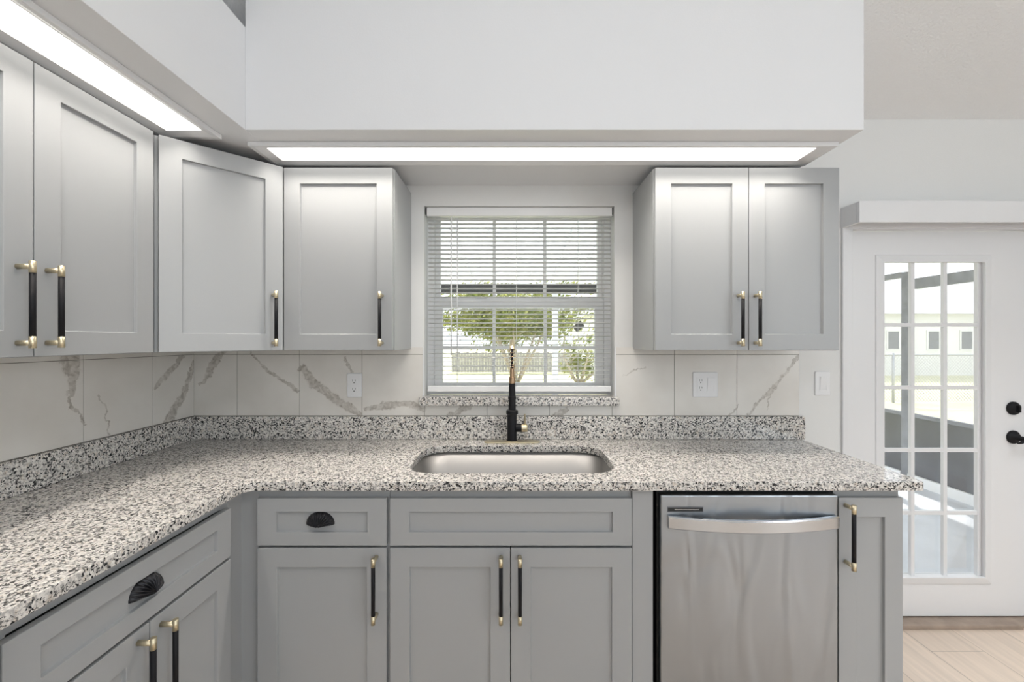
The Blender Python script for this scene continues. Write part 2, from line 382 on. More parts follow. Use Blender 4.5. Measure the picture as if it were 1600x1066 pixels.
def wall_holes(bm, u0, u1, v0, v1, holes, place, t0, t1):
    """slab with rectangular holes; place(u, v, t) -> xyz. Only outer faces and reveals are made."""
    us = sorted({u0, u1, *[h[0] for h in holes], *[h[1] for h in holes]}); vs = sorted({v0, v1, *[h[2] for h in holes], *[h[3] for h in holes]})
    def solid(i, j):
        if not (0 <= i < len(us) - 1 and 0 <= j < len(vs) - 1): return False
        cu, cv = (us[i] + us[i + 1]) / 2, (vs[j] + vs[j + 1]) / 2
        return not any(h[0] < cu < h[1] and h[2] < cv < h[3] for h in holes)
    cache = {}
    def V(i, j, t):
        k = (i, j, t)
        if k not in cache: cache[k] = bm.verts.new(place(us[i], vs[j], t))
        return cache[k]
    for i in range(len(us) - 1):
        for j in range(len(vs) - 1):
            if not solid(i, j): continue
            for t in (t0, t1): bm.faces.new((V(i, j, t), V(i + 1, j, t), V(i + 1, j + 1, t), V(i, j + 1, t)))
            for di, dj, e in ((-1, 0, ((i, j), (i, j + 1))), (1, 0, ((i + 1, j), (i + 1, j + 1))), (0, -1, ((i, j), (i + 1, j))), (0, 1, ((i, j + 1), (i + 1, j + 1)))):
                if not solid(i + di, j + dj):
                    (a, b), (c, d) = e
                    bm.faces.new((V(a, b, t0), V(c, d, t0), V(c, d, t1), V(a, b, t1)))

# ------------------------------------------------------------------ the room
XL = -1.547                                     # left wall
XR = 4.6                                        # right wall of the dining side
YB = -4.0                                       # wall behind the photographer
ZC, SL = 2.472, 0.33                            # ceiling height at the window wall, slope
SOF_Z, SOF_Y, SOF_X, SOF_R = 2.150, 1.565, -0.952, 1.267
WX0, WX1, WZ0, WZ1 = -0.422, 0.506, 1.105, 2.050     # window opening
DX0, DX1, DZ1 = 1.662, 2.56, 1.965                   # door opening

def ceil_z(y): return ZC + SL * (D - y)
bm = BM(); wall_holes(bm, XL - 0.12, XR + 0.12, -0.02, ZC + 0.0, [(WX0, WX1, WZ0, WZ1), (DX0, DX1, -0.021, DZ1)], lambda u, v, t: (u, t, v), D, D + 0.16)
struct('wall_back', bm, 'wall')
bm = BM()
pts = [(YB, -0.02), (D, -0.02), (D, ceil_z(D)), (YB, ceil_z(YB))]
def side_wall(name, x0, x1):
    bm = BM(); a = [bm.verts.new((x0, y, z)) for y, z in pts]; b = [bm.verts.new((x1, y, z)) for y, z in pts]
    bm.faces.new(a); bm.faces.new(b)
    for i in range(4): bm.faces.new((a[i], a[(i + 1) % 4], b[(i + 1) % 4], b[i]))
    struct(name, bm, 'wall')
bm.free()
side_wall('wall_left', XL - 0.12, XL); side_wall('wall_right', XR, XR + 0.12)
bm = BM(); wall_holes(bm, XL - 0.12, XR + 0.12, -0.02, ceil_z(YB), [(0.2, 1.8, 0.10, 2.10)], lambda u, v, t: (u, t, v), YB - 0.16, YB)
struct('wall_rear', bm, 'wall')
bm = BM()
a = [bm.verts.new((x, y, ceil_z(y) + dz)) for dz in (0, 0.1) for x, y in ((XL - 0.12, YB - 0.16), (XR + 0.12, YB - 0.16), (XR + 0.12, D + 0.16), (XL - 0.12, D + 0.16))]
for q in ((0, 1, 2, 3), (4, 5, 6, 7), (0, 1, 5, 4), (1, 2, 6, 5), (2, 3, 7, 6), (3, 0, 4, 7)): bm.faces.new([a[i] for i in q])
struct('ceiling', bm, 'ceiling')
bm = BM(); box(bm, XL - 0.12, XR + 0.12, YB - 0.16, D, -0.1, 0); struct('floor', bm, 'planks')
# soffits: the left one stops in a ledge below the ceiling, the one over the sink runs up to the ceiling
bm = BM(); box(bm, XL, SOF_X, -1.2, D, SOF_Z, 2.519); struct('soffit_left', bm, 'soffit', bevel=0.002)
bm = BM()
s = [(SOF_Y, SOF_Z), (D, SOF_Z), (D, ceil_z(D)), (SOF_Y, ceil_z(SOF_Y))]
a = [bm.verts.new((SOF_X, y, z)) for y, z in s]; b = [bm.verts.new((SOF_R, y, z)) for y, z in s]
bm.faces.new(a); bm.faces.new(b)
for i in range(4): bm.faces.new((a[i], a[(i + 1) % 4], b[(i + 1) % 4], b[i]))
struct('soffit_back', bm, 'soffit', bevel=0.002)
# door casing and threshold
bm = BM(); box(bm, 1.612, DX0, D - 0.012, D, 0, 1.99); struct('trim_1', bm, 'trim', bevel=0.003)
bm = BM(); box(bm, DX1, DX1 + 0.05, D - 0.012, D, 0, 1.99); struct('trim_2', bm, 'trim', bevel=0.003)
bm = BM(); box(bm, DX0, DX1, D - 0.012, D, DZ1 - 0.022, 1.99); box(bm, DX0, DX1, D + 0.0, D + 0.04, DZ1 - 0.028, DZ1); struct('trim_3', bm, 'trim', bevel=0.002)
bm = BM(); box(bm, 1.62, DX1 + 0.04, D - 0.03, D + 0.16, 0.0, 0.022); struct('door_threshold', bm, 'threshold', bevel=0.004)

# ------------------------------------------------------------------ window
WY = D + 0.10
wn = bpy.data.objects.new('window_1', None); C.objects.link(wn); wn['kind'] = 'structure'; wn.location = ((WX0 + WX1) / 2, D, WZ0)
def inwin(bm):
    bmesh.ops.translate(bm, verts=bm.verts, vec=(-(WX0 + WX1) / 2, -D, -WZ0)); return bm
bm = BM(); ring_xz(bm, (WX0, WX1, WZ0 + 0.015, WZ1), (WX0 + 0.034, WX1 - 0.034, WZ0 + 0.05, WZ1 - 0.02), WY - 0.02, WY + 0.055)
obj('window_frame', inwin(bm), 'vinyl', wn, bevel=0.002)
bm = BM(); ring_xz(bm, (WX0 + 0.035, WX1 - 0.035, 1.57, WZ1 - 0.021), (-0.363, 0.448, 1.613, 2.016), WY + 0.022, WY + 0.05)
for x in (-0.085, 0.1766): box(bm, x - 0.008, x + 0.008, WY + 0.03, WY + 0.046, 1.613, 2.016)
box(bm, -0.363, 0.448, WY + 0.031, WY + 0.045, 1.810, 1.819); obj('upper_sash', inwin(bm), 'vinyl', wn)
bm = BM(); ring_xz(bm, (WX0 + 0.035, WX1 - 0.035, 1.153, 1.605), (-0.347, 0.428, 1.178, 1.557), WY - 0.012, WY + 0.018)
for x in (-0.085, 0.1766): box(bm, x - 0.008, x + 0.008, WY - 0.004, WY + 0.012, 1.178, 1.557)
box(bm, -0.347, 0.428, WY - 0.003, WY + 0.011, 1.351, 1.366); obj('lower_sash', inwin(bm), 'vinyl', wn)
for x in (-0.15, 0.27):
    bm = BM(); box(bm, x - 0.03, x + 0.03, WY - 0.018, WY + 0.0, 1.606, 1.616); obj('sash_lock', inwin(bm), 'vinyl', wn, bevel=0.002)
bm = BM(); box(bm, -0.366, 0.451, WY + 0.036, WY + 0.040, 1.61, 2.019); obj('upper_pane', inwin(bm), 'glass', wn)
bm = BM(); box(bm, -0.350, 0.431, WY + 0.002, WY + 0.006, 1.175, 1.56); obj('lower_pane', inwin(bm), 'glass', wn)
bm = BM(); box(bm, -0.026, 0.026, -0.001, 0, -0.018, 0.018); bmesh.ops.rotate(bm, verts=bm.verts, cent=(0, 0, 0), matrix=Matrix.Rotation(math.radians(-38), 3, 'Y'))
bmesh.ops.translate(bm, verts=bm.verts, vec=(0.347, WY + 0.001, 1.465)); tag(obj('window_sticker', inwin(bm), 'sticker', wn), 'small grey sticker on the lower glass')
bm = BM(); box(bm, WX0 - 0.02, WX1 + 0.018, D - 0.032, WY - 0.022, 1.078, 1.12); tag(obj('window_sill', inwin(bm), 'granite', wn, bevel=0.004), 'speckled granite window sill')

# mini blind inside the opening
bl = thing('mini_blind', 'white horizontal mini blind lowered over the window above the sink', 'blind', (0.042, D + 0.035, 1.125))
def inbl(bm): bmesh.ops.translate(bm, verts=bm.verts, vec=(-0.042, -(D + 0.035), -1.125)); return bm
BX0, BX1, BY = WX0 + 0.008, WX1 - 0.006, D + 0.035
bm = BM(); box(bm, BX0, BX1, BY - 0.018, BY + 0.014, 2.006, 2.0485); obj('headrail', inbl(bm), 'vinyl', bl, bevel=0.002)
for x in (BX0 - 0.004, BX1 - 0.002):
    bm = BM(); box(bm, x, x + 0.0045, BY - 0.02, BY + 0.016, 2.012, 2.046); tag(obj('end_bracket', inbl(bm), 'black_plastic', bl), 'dark bracket at the end of the headrail')
bm = BM(); zz = 1.985
nsl = 38
for k in range(nsl):
    z = 1.994 - k * 0.0214; tilt = -0.13
    prof = [(-0.0125, -0.0012 - tilt * 0.0125), (-0.006, 0.0006 - tilt * 0.006), (0.0, 0.0012), (0.006, 0.0006 + tilt * 0.006), (0.0125, -0.0012 + tilt * 0.0125)]
    up = [[bm.verts.new((x, BY + p, z + q + 0.0004)) for p, q in prof] for x in (BX0 + 0.004, BX1 - 0.004)]
    dn = [[bm.verts.new((x, BY + p, z + q - 0.0004)) for p, q in prof] for x in (BX0 + 0.004, BX1 - 0.004)]
    for i in range(4):
        bm.faces.new((up[0][i], up[1][i], up[1][i + 1], up[0][i + 1])); bm.faces.new((dn[0][i], dn[1][i], dn[1][i + 1], dn[0][i + 1]))
    for i in (0, 4): bm.faces.new((up[0][i], up[1][i], dn[1][i], dn[0][i]))
obj('slats', inbl(bm), 'slat', bl)
bm = BM(); box(bm, BX0 + 0.004, BX1 - 0.004, BY - 0.013, BY + 0.013, 1.140, 1.168); obj('bottom_rail', inbl(bm), 'vinyl', bl, bevel=0.003)
for x in (-0.265, 0.028, 0.335):
    bm = BM()
    for dy in (-0.0135, 0.0135): tube(bm, [(x, BY + dy, 1.168), (x, BY + dy, 1.995)], 0.0009, 6)
    obj('ladder_cord', inbl(bm), 'vinyl', bl)
bm = BM(); tube(bm, [(-0.292, BY - 0.024, 1.995), (-0.292, BY - 0.026, 1.32)], 0.0035, 8); tube(bm, [(-0.292, BY - 0.024, 1.992), (-0.292, BY - 0.012, 2.003)], 0.003, 6)
obj('tilt_wand', inbl(bm), 'vinyl', bl)
bm = BM(); tube(bm, [(-0.262, BY - 0.021, 1.998), (-0.262, BY - 0.023, 1.30)], 0.0012, 6); obj('lift_cord', inbl(bm), 'vinyl', bl)

# ------------------------------------------------------------------ door
DY = D + 0.03
dx0, dx1, dz0, dz1 = 1.676, 2.546, 0.028, 1.934
dr = bpy.data.objects.new('door_1', None); C.objects.link(dr); dr['kind'] = 'structure'; dr.location = (dx0, DY, dz0)
def indoor(bm): bmesh.ops.translate(bm, verts=bm.verts, vec=(-dx0, -DY, -dz0)); return bm
LX0, LX1, LZ0, LZ1 = 1.838, 2.342, 0.222, 1.783
bm = BM(); ring_xz(bm, (dx0, dx1, dz0, dz1), (LX0, LX1, LZ0, LZ1), DY, DY + 0.044); obj('door_panel', indoor(bm), 'trim', dr, bevel=0.002)
bm = BM()
ring_xz(bm, (LX0 - 0.034, LX1 + 0.034, LZ0 - 0.034, LZ1 + 0.034), (LX0 + 0.004, LX1 - 0.004, LZ0 + 0.004, LZ1 - 0.004), DY - 0.004, DY + 0.004, yi0=DY - 0.012)
obj('glazing_frame', indoor(bm), 'trim', dr, bevel=0.003)
bm = BM()
for k in (1, 2):
    x = LX0 + 0.162 * k + 0.001; box(bm, x - 0.009, x + 0.009, DY + 0.012, DY + 0.028, LZ0, LZ1)
for k in (1, 2, 3, 4):
    z = LZ0 + (LZ1 - LZ0) * k / 5.0; box(bm, LX0, LX1, DY + 0.0125, DY + 0.0275, z - 0.009, z + 0.009)
box(bm, LX1 - 0.02, LX1, DY + 0.011, DY + 0.029, LZ0, LZ1); obj('muntin_grid', indoor(bm), 'trim', dr)
bm = BM(); box(bm, LX0, LX1, DY + 0.03, DY + 0.035, LZ0, LZ1); obj('door_pane', indoor(bm), 'door_glass', dr)
bm = BM(); kx = 2.484; kz = CZ - 107 / 315.7
lathe(bm, kx, kz, [(0.033, DY), (0.033, DY - 0.006), (0.028, DY - 0.014), (0.019, DY - 0.016), (0.019, DY - 0.02), (0.008, DY - 0.021)], axis='y')
box(bm, kx - 0.004, kx + 0.004, DY - 0.034, DY - 0.02, kz - 0.016, kz + 0.016); tag(obj('deadbolt', indoor(bm), 'black', dr), 'black thumb-turn deadbolt')
bm = BM(); kz = CZ - 152 / 315.7
lathe(bm, kx, kz, [(0.033, DY), (0.033, DY - 0.006), (0.027, DY - 0.013), (0.013, DY - 0.016), (0.011, DY - 0.045), (0.006, DY - 0.048)], axis='y')
tube(bm, [(kx - 0.036, DY - 0.052, kz - 0.02), (kx - 0.02, DY - 0.053, kz - 0.017), (kx, DY - 0.052, kz - 0.006), (kx + 0.03, DY - 0.052, kz + 0.001), (kx + 0.07, DY - 0.05, kz - 0.003), (kx + 0.105, DY - 0.048, kz - 0.006)],
     [0.003, 0.006, 0.0095, 0.009, 0.008, 0.006], 12); tag(obj('lever_handle', indoor(bm), 'black', dr), 'black curved lever handle')
for z in (0.3, 1.0, 1.7):
    bm = BM(); tube(bm, [(dx0 - 0.006, DY - 0.004, z - 0.045), (dx0 - 0.006, DY - 0.004, z + 0.045)], 0.005, 10); obj('hinge', indoor(bm), 'wire', dr)

# boxed valance across the head of the door
vy = 2.015
va = thing('door_valance', 'white boxed valance mounted above the glazed patio door', 'valance', (2.2, D, 1.94))
bm = BM()
box(bm, 1.61 - 2.2, 1.2, vy - D, vy - D + 0.018, 0, 0.099)
obj('face_board', bm, 'trim', va, bevel=0.002)
bm = BM(); box(bm, 1.6105 - 2.2, 1.628 - 2.2, vy - D + 0.019, -0.0005, 0.001, 0.098); obj('end_board', bm, 'trim', va, bevel=0.001)
bm = BM(); box(bm, 1.629 - 2.2, 1.2, vy - D + 0.03, -0.014, 0.055, 0.083); obj('headrail', bm, 'vinyl', va, bevel=0.003)

# ------------------------------------------------------------------ tile and granite backsplashes
GT = 1.0255; TZ0, TZ1, TZ2 = GT + 0.003, 1.325, 1.360
bs = thing('tile_backsplash', 'veined off-white marble-look tile backsplash on the window wall behind the sink', 'backsplash', (0, D, GT))
sx = [XL + 0.002] + [(371 - 798) / 321 + 0.3037 * k for k in range(9)] + [1.402]
bm = BM(); bg_ = BM()
g = 0.0012
tops = []
for a_, b_ in zip(sx[:-1], sx[1:]):
    spans = [(a_ + g, b_ - g)]
    for x0, x1 in spans:
        for z0, z1 in ((TZ0, TZ1 - g), (TZ1 + g, TZ2)):
            # cut around the window opening and its sill
            segs = []
            if x1 <= WX0 - 0.006 or x0 >= WX1 + 0.006: segs.append((x0, x1, z0, z1))
            else:
                if x0 < WX0 - 0.006: segs.append((x0, WX0 - 0.006, z0, z1))
                if x1 > WX1 + 0.006: segs.append((WX1 + 0.006, x1, z0, z1))
                lo, hi = max(x0, WX0 - 0.0059), min(x1, WX1 + 0.0059)
                if z0 < 1.07: segs.append((lo, hi, z0, 1.0765))
            for p, q, r_, s_ in segs: box(bm, p, q, D - 0.009, D - 0.001, r_, s_)
o_ = obj('tiles', bm, 'marble_back', bs, bevel=0.0006, seg=1); o_.location = (0, -D, -GT)
for x0, x1, z1 in ((XL, WX0 - 0.006, TZ2), (WX1 + 0.006, 1.402, TZ2), (WX0 - 0.006, WX1 + 0.006, 1.0765)): box(bg_, x0, x1, D - 0.0072, D - 0.0003, TZ0 - 0.002, z1 - 0.0005)
o_ = obj('grout', bg_, 'grout', bs); o_.location = (0, -D, -GT)
for x0, x1 in ((WX0 - 0.0055, WX0 + 0.001), (WX1 - 0.001, WX1 + 0.0055)):
    bm = BM(); box(bm, x0, x1, D - 0.0095, D - 0.0002, 1.121, TZ2 + 0.004)
    o_ = obj('edge_strip', bm, 'trim', bs); o_.location = (0, -D, -GT)
# side wall
bs2 = thing('tile_backsplash', 'veined off-white marble-look tile backsplash on the side wall under the two-door cabinet', 'backsplash', (XL, 1.2, GT))
sy = [-0.1, 0.357, 0.661, 0.966, 1.269, 1.572, 1.875, D - 0.010]
bm = BM(); bg_ = BM()
for a_, b_ in zip(sy[:-1], sy[1:]):
    for z0, z1 in ((TZ0, TZ1 - g), (TZ1 + g, TZ2)): box(bm, XL + 0.001, XL + 0.009, a_ + g, b_ - g, z0, z1)
o_ = obj('tiles', bm, 'marble_left', bs2, bevel=0.0006, seg=1); o_.location = (-XL, -1.2, -GT)
box(bg_, XL + 0.0003, XL + 0.0072, -0.1, D - 0.010, TZ0 - 0.002, TZ2 - 0.0005); o_ = obj('grout', bg_, 'grout', bs2); o_.location = (-XL, -1.2, -GT)

bm = BM(); box(bm, XL + 0.0205, 1.424, D - 0.021, D - 0.0005, 0.9145, GT); tag(obj('granite_upstand', bm, 'granite', bevel=0.002), 'low speckled granite upstand along the window wall behind the faucet', 'backsplash')
bm = BM(); box(bm, XL + 0.0005, XL + 0.02, 0.77, D - 0.0005, 0.9145, GT); tag(obj('granite_upstand', bm, 'granite', bevel=0.002), 'low speckled granite upstand along the side wall under the tiles', 'backsplash')

# ------------------------------------------------------------------ countertop (L-shape with the sink cut-out)
SX0, SX1, SY0, SY1, SR = -0.385, 0.395, 1.578, 1.985, 0.105
CXF, CYF = XL + 0.648, D - 0.648
def counter():
    cu = bpy.data.curves.new('countertop_outline', 'CURVE'); cu.dimensions = '2D'; cu.fill_mode = 'BOTH'
    def poly(pts):
        s = cu.splines.new('POLY'); s.points.add(len(pts) - 1)
        for p, (x, y) in zip(s.points, pts): p.co = (x, y, 0, 1)
        s.use_cyclic_u = True
    r = 0.045; arc = [(CXF + r - r * math.cos(math.radians(a)), CYF - r + r * math.sin(math.radians(a))) for a in range(0, 91, 9)]
    rr = 0.012; rc = [(1.408 - rr + rr * math.cos(math.radians(a)), CYF + rr + rr * math.sin(math.radians(a))) for a in range(-90, 1, 15)]
    poly([(XL + 0.001, 0.768), (CXF, 0.768)] + arc + rc + [(1.408, D - 0.001), (XL + 0.001, D - 0.001)])
    poly(rrect(SX0, SX1, SY0, SY1, SR, 10)[::-1])
    cu.extrude = 0.015; 
    o = bpy.data.objects.new('countertop_outline', cu); C.objects.link(o)
    dg = bpy.context.evaluated_depsgraph_get(); me = bpy.data.meshes.new_from_object(o.evaluated_get(dg)); bpy.data.objects.remove(o)
    me.name = 'countertop'
    bm = bmesh.new(); bm.from_mesh(me); bmesh.ops.remove_doubles(bm, verts=bm.verts, dist=1e-5); bmesh.ops.dissolve_limit(bm, angle_limit=0.001, verts=bm.verts, edges=bm.edges)
    o = obj('countertop', bm, 'granite', bevel=0.007, seg=3)
    o.location = (0, 0, 0.899)
    return tag(o, 'L-shaped speckled grey granite countertop around the sink', 'countertop')
counter()

# ------------------------------------------------------------------ sink and faucet
sk = thing('kitchen_sink', 'undermounted stainless steel sink basin below the window', 'sink', ((SX0 + SX1) / 2, (SY0 + SY1) / 2, 0.884))
cx, cy = (SX0 + SX1) / 2, (SY0 + SY1) / 2
bm = BM(); rings = []
def skring(grow, z, r): return [bm.verts.new((x - cx, y - cy, z - 0.884)) for x, y in rrect(SX0 - grow, SX1 + grow, SY0 - grow, SY1 + grow, r, 8)]
for grow, z, r in ((0.022, 0.8812, SR + 0.02), (0.004, 0.8812, SR), (0.004, 0.70, SR - 0.002), (-0.004, 0.682, SR - 0.01), (-0.024, 0.67, SR - 0.03), (-0.16, 0.664, 0.03)): rings.append(skring(grow, z, r))
for A, B in zip(rings[:-1], rings[1:]):
    n = len(A)
    for j in range(n):
        f = bm.faces.new((A[j], A[(j + 1) % n], B[(j + 1) % n], B[j])); f.smooth = True
bm.faces.new(rings[-1])
o = obj('basin', bm, 'steel_sink', sk); so = o.modifiers.new('shell', 'SOLIDIFY'); so.thickness = 0.0015; so.offset = -1
bm = BM(); lathe(bm, 0, 0, [(0.045, -0.2185), (0.045, -0.217), (0.036, -0.2165), (0.034, -0.219)], 24); obj('drain', bm, 'steel_bar', sk)

FX, FY, FZ = 0.006, 2.056, 0.914
fa = thing('kitchen_faucet', 'matte black and gold spring pull-down faucet behind the sink', 'faucet', (FX, FY, FZ))
bm = BM(); prism(bm, rrect(-0.131, 0.131, -0.026, 0.026, 0.0255, 10), 0.0, 0.005); obj('deck_plate', bm, 'gold', fa, bevel=0.0015)
bm = BM(); lathe(bm, 0, 0, [(0.026, 0.005), (0.026, 0.012), (0.0222, 0.013), (0.0222, 0.134), (0.020, 0.138), (0.0115, 0.140), (0.0115, 0.31)], 32)
obj('body', bm, 'black', fa, smooth='auto')
bm = BM(); lathe(bm, 0, 0, [(0.0275, 0.0052), (0.0275, 0.0095), (0.0262, 0.0096)], 32); obj('base_ring', bm, 'gold', fa)
# hose arch towards the sink, with the spring round its front half
arch = []
R_ = 0.095; z0_ = 0.378
for k in range(7): arch.append((0, 0, 0.31 + (z0_ - 0.31) * k / 6))
for k in range(1, 25):
    a = PI * k / 24; arch.append((0, -R_ + R_ * math.cos(a), z0_ + R_ * math.sin(a) * 1.0))
for k in range(1, 4): arch.append((0, -2 * R_, z0_ - 0.018 * k / 3))
bm = BM(); tube(bm, arch, 0.0052, 12); obj('hose', bm, 'black', fa)
def along(pts, s):
    pts = [Vector(p) for p in pts]; t = s * (len(pts) - 1); i = min(int(t), len(pts) - 2); f = t - i
    return pts[i].lerp(pts[i + 1], f), (pts[i + 1] - pts[i]).normalized()
hel = []; turns = 9; ns = turns * 16
for k in range(ns + 1):
    p, t = along(arch, 0.62 + 0.37 * k / ns); n1 = Vector((1, 0, 0)); n2 = t.cross(n1); a = 2 * PI * turns * k / ns
    hel.append(p + (n1 * math.cos(a) + n2 * math.sin(a)) * 0.0105)
bm = BM(); tube(bm, hel, 0.0015, 6); obj('spring', bm, 'bronze', fa)
bm = BM(); tube(bm, [(0, -R_ + R_ * math.cos(math.radians(a)), z0_ + R_ * math.sin(math.radians(a))) for a in range(60, 141, 8)], [0.010] + [0.0125] * 9 + [0.011], 18); tag(obj('arch_sleeve', bm, 'gold', fa, smooth='auto'), 'gold sleeve at the top of the arch')
bm = BM(); hy = -2 * R_
lathe(bm, 0, hy, [(0.006, 0.3625), (0.0095, 0.361), (0.0100, 0.325), (0.0132, 0.323), (0.0134, 0.297), (0.010, 0.296)], 24); tag(obj('hose_collar', bm, 'bronze', fa, smooth='auto'), 'bronze collar above the spray head')
bm = BM(); lathe(bm, 0, hy, [(0.010, 0.298), (0.0137, 0.295), (0.0142, 0.255), (0.0158, 0.184), (0.0235, 0.1825), (0.0255, 0.180), (0.0255, 0.167), (0.023, 0.164), (0.019, 0.162)], 28); obj('spray_head', bm, 'black', fa, smooth='auto')
bm = BM(); tube(bm, [(0, -0.011, 0.235), (0, hy + 0.015, 0.235)], 0.006, 10); lathe(bm, 0, hy, [(0.0155, 0.241), (0.0172, 0.241), (0.0172, 0.229), (0.0155, 0.229)], 24); obj('docking_arm', bm, 'black', fa, smooth='auto')
bm = BM(); lathe(bm, 0, 0.068, [(0.019, 0.018), (0.019, 0.045), (0.016, 0.046)], 24, axis='x'); obj('handle_stub', bm, 'black', fa, smooth='auto')
bm = BM(); lathe(bm, 0, 0.068, [(0.0185, 0.0445), (0.0185, 0.070), (0.015, 0.073), (0.006, 0.074)], 24, axis='x')
tube(bm, [(0.060, -0.002, 0.084), (0.061, -0.008, 0.105), (0.060, -0.012, 0.135)], [0.006, 0.0045, 0.004], 10); tag(obj('lever', bm, 'gold', fa, smooth='auto'), 'gold side lever')

# ------------------------------------------------------------------ cabinets
def shaker(bm, x0, x1, z0, z1, stile, rail, t=0.02, rec=0.010):
    def rect(a, b, c, d, y): return [bm.verts.new((x, y, z)) for x, z in ((a, c), (b, c), (b, d), (a, d))]
    A = rect(x0, x1, z0, z1, -t); B = rect(x0 + stile, x1 - stile, z0 + rail, z1 - rail, -t); Cc = rect(x0 + stile + 0.0008, x1 - stile - 0.0008, z0 + rail + 0.0008, z1 - rail - 0.0008, -t + rec); E = rect(x0, x1, z0, z1, -0.0008)
    for P, Q in ((A, B), (B, Cc), (A, E)):
        for j in range(4): bm.faces.new((P[j], P[(j + 1) % 4], Q[(j + 1) % 4], Q[j]))
    bm.faces.new(Cc); bm.faces.new(E)
def bar_pull(x, z0, z1, out=0.038, r=0.0072):
    bm = BM(); y = -0.02 - out; zc = 0.028
    tube(bm, [(x, y, z0 + zc), (x, y, z1 - zc)], r * 0.93, 16, 0)
    for a, b in ((z0, z0 + zc + 0.001), (z1 - zc - 0.001, z1)): tube(bm, [(x, y, a), (x, y, b)], r, 16, 1)
    for z in (z0 + 0.013, z1 - 0.013):
        tube(bm, [(x, -0.0203, z), (x, y + 0.002, z)], 0.0068, 14, 1)
    return bm
def cup_pull(x, z):
    bm = BM(); nr, nt_ = 14, 132; rows = []
    for i in range(nr + 1):
        r = i / nr; row = []
        for j in range(nt_ + 1):
            th = PI * j / nt_
            flute = 1.0 - 0.34 * (0.5 + 0.5 * math.cos(th * 26)) * min(1, r * 1.8) * (1 - max(0, r - 0.88) * 8 if r > 0.88 else 1)
            h = 0.026 * math.sqrt(max(0.0, 1 - r ** 2.0)) * flute - 0.012 * (r ** 6)
            row.append(bm.verts.new((x + 0.052 * r * math.cos(th), -0.0125 - h, z - 0.011 + 0.046 * r * math.sin(th) ** 0.9)))
        rows.append(row)
    for A, B in zip(rows[:-1], rows[1:]):
        for j in range(nt_): 
            f = bm.faces.new((A[j], A[j + 1], B[j + 1], B[j])); f.smooth = True
    bmesh.ops.remove_doubles(bm, verts=bm.verts, dist=1e-6)
    return bm
def door(parent, x0, x1, z0, z1, handle=None, hz=None, name='door', stile=0.066, rail=0.066):
    bm = BM(); shaker(bm, x0, x1, z0, z1, stile, rail); d = obj(name, bm, 'cabinet', parent, bevel=0.0013)
    if handle is not None:
        obj('handle', bar_pull(handle, *hz), ['black', 'gold'], d, smooth=False)
    return d
def drawer(parent, x0, x1, z0, z1, pull=None, name='drawer'):
    bm = BM(); shaker(bm, x0, x1, z0, z1, 0.066, 0.046); d = obj(name, bm, 'cabinet', parent, bevel=0.0013)
    if pull is not None:
        o = obj('cup_pull', cup_pull(pull, (z0 + z1) / 2), 'iron', d); so = o.modifiers.new('shell', 'SOLIDIFY'); so.thickness = 0.0022; so.offset = -1
    return d
def carcass(bm, w, d, z0, z1, top=True, frame=0.038, rail=0.038):
    """open box of panels with a face frame whose front is y = 0"""
    t = 0.016
    box(bm, 0, t, 0.019, d, z0, z1); box(bm, w - t, w, 0.019, d, z0, z1); box(bm, t, w - t, 0.019, d, z0, z0 + t); box(bm, t, w - t, d - 0.006, d, z0 + t, z1)
    if top: box(bm, t, w - t, 0.019, d - 0.006, z1 - t, z1)
    ring_xz(bm, (0, w, z0, z1), (frame, w - frame, z0 + rail, z1 - rail), 0, 0.019)
UZ0, UZ1 = 1.352, 2.111; UD = 0.305
def upper(label, loc, rz, w, doors, hz=(1.371, 1.592)):
    t = thing('wall_cabinet', label, 'cabinet', (loc[0], loc[1], UZ0), rz)
    bm = BM(); carcass(bm, w, UD - 0.002, 0, UZ1 - UZ0); obj('body', bm, 'cabinet', t, bevel=0.001, seg=1)
    for x0, x1, h in doors: door(t, x0, x1, 0.002, UZ1 - UZ0 - 0.002, h, (hz[0] - UZ0, hz[1] - UZ0))
    return t
UYF = D - UD                                     # face of the upper cabinets on the window wall
# single-door cabinet between the corner and the window
upper('light grey single-door wall cabinet between corner cabinet and window', (-0.942, UYF), 0, 0.457, [(0.004, 0.453, 0.453 - 0.042)])
upper('light grey two-door wall cabinet beyond the window, above the outlet with switch', (0.595, UYF), 0, 0.767, [(0.003, 0.3875, 0.3875 - 0.042), (0.3905, 0.764, 0.3905 + 0.025)])
# two-door cabinet on the side wall; local x runs away from the camera
lc = upper('light grey two-door wall cabinet on the side wall with both handles in view', (XL + UD, 0.745), PI / 2, 0.775, [(0.005, 0.372, 0.372 - 0.036), (0.3755, 0.748, 0.3755 + 0.030)], hz=(1.376, 1.592))
# diagonal corner cabinet
A = Vector((XL + UD + 0.0005, D - 0.61)); B = Vector((XL + 0.61 - 0.004, UYF + 0.0005)); ang = math.atan2(B.y - A.y, B.x - A.x); L = (B - A).length
dc = thing('corner_wall_cabinet', 'light grey diagonal corner wall cabinet with a single door', 'cabinet', (A.x, A.y, UZ0), ang)
bm = BM(); inv = Matrix.Rotation(-ang, 2)
pl = [inv @ (Vector(p) - A) for p in ((XL + 0.002, D - 0.61 + 0.001), (A.x, A.y + 0.001), (B.x, B.y), (B.x, D - 0.002), (XL + 0.002, D - 0.002))]
prism(bm, [tuple(p) for p in pl], 0.0, UZ1 - UZ0); obj('body', bm, 'cabinet', dc, bevel=0.001, seg=1)
door(dc, 0.010, L - 0.017, 0.002, UZ1 - UZ0 - 0.002, L - 0.017 - 0.038, (1.371 - UZ0, 1.592 - UZ0))

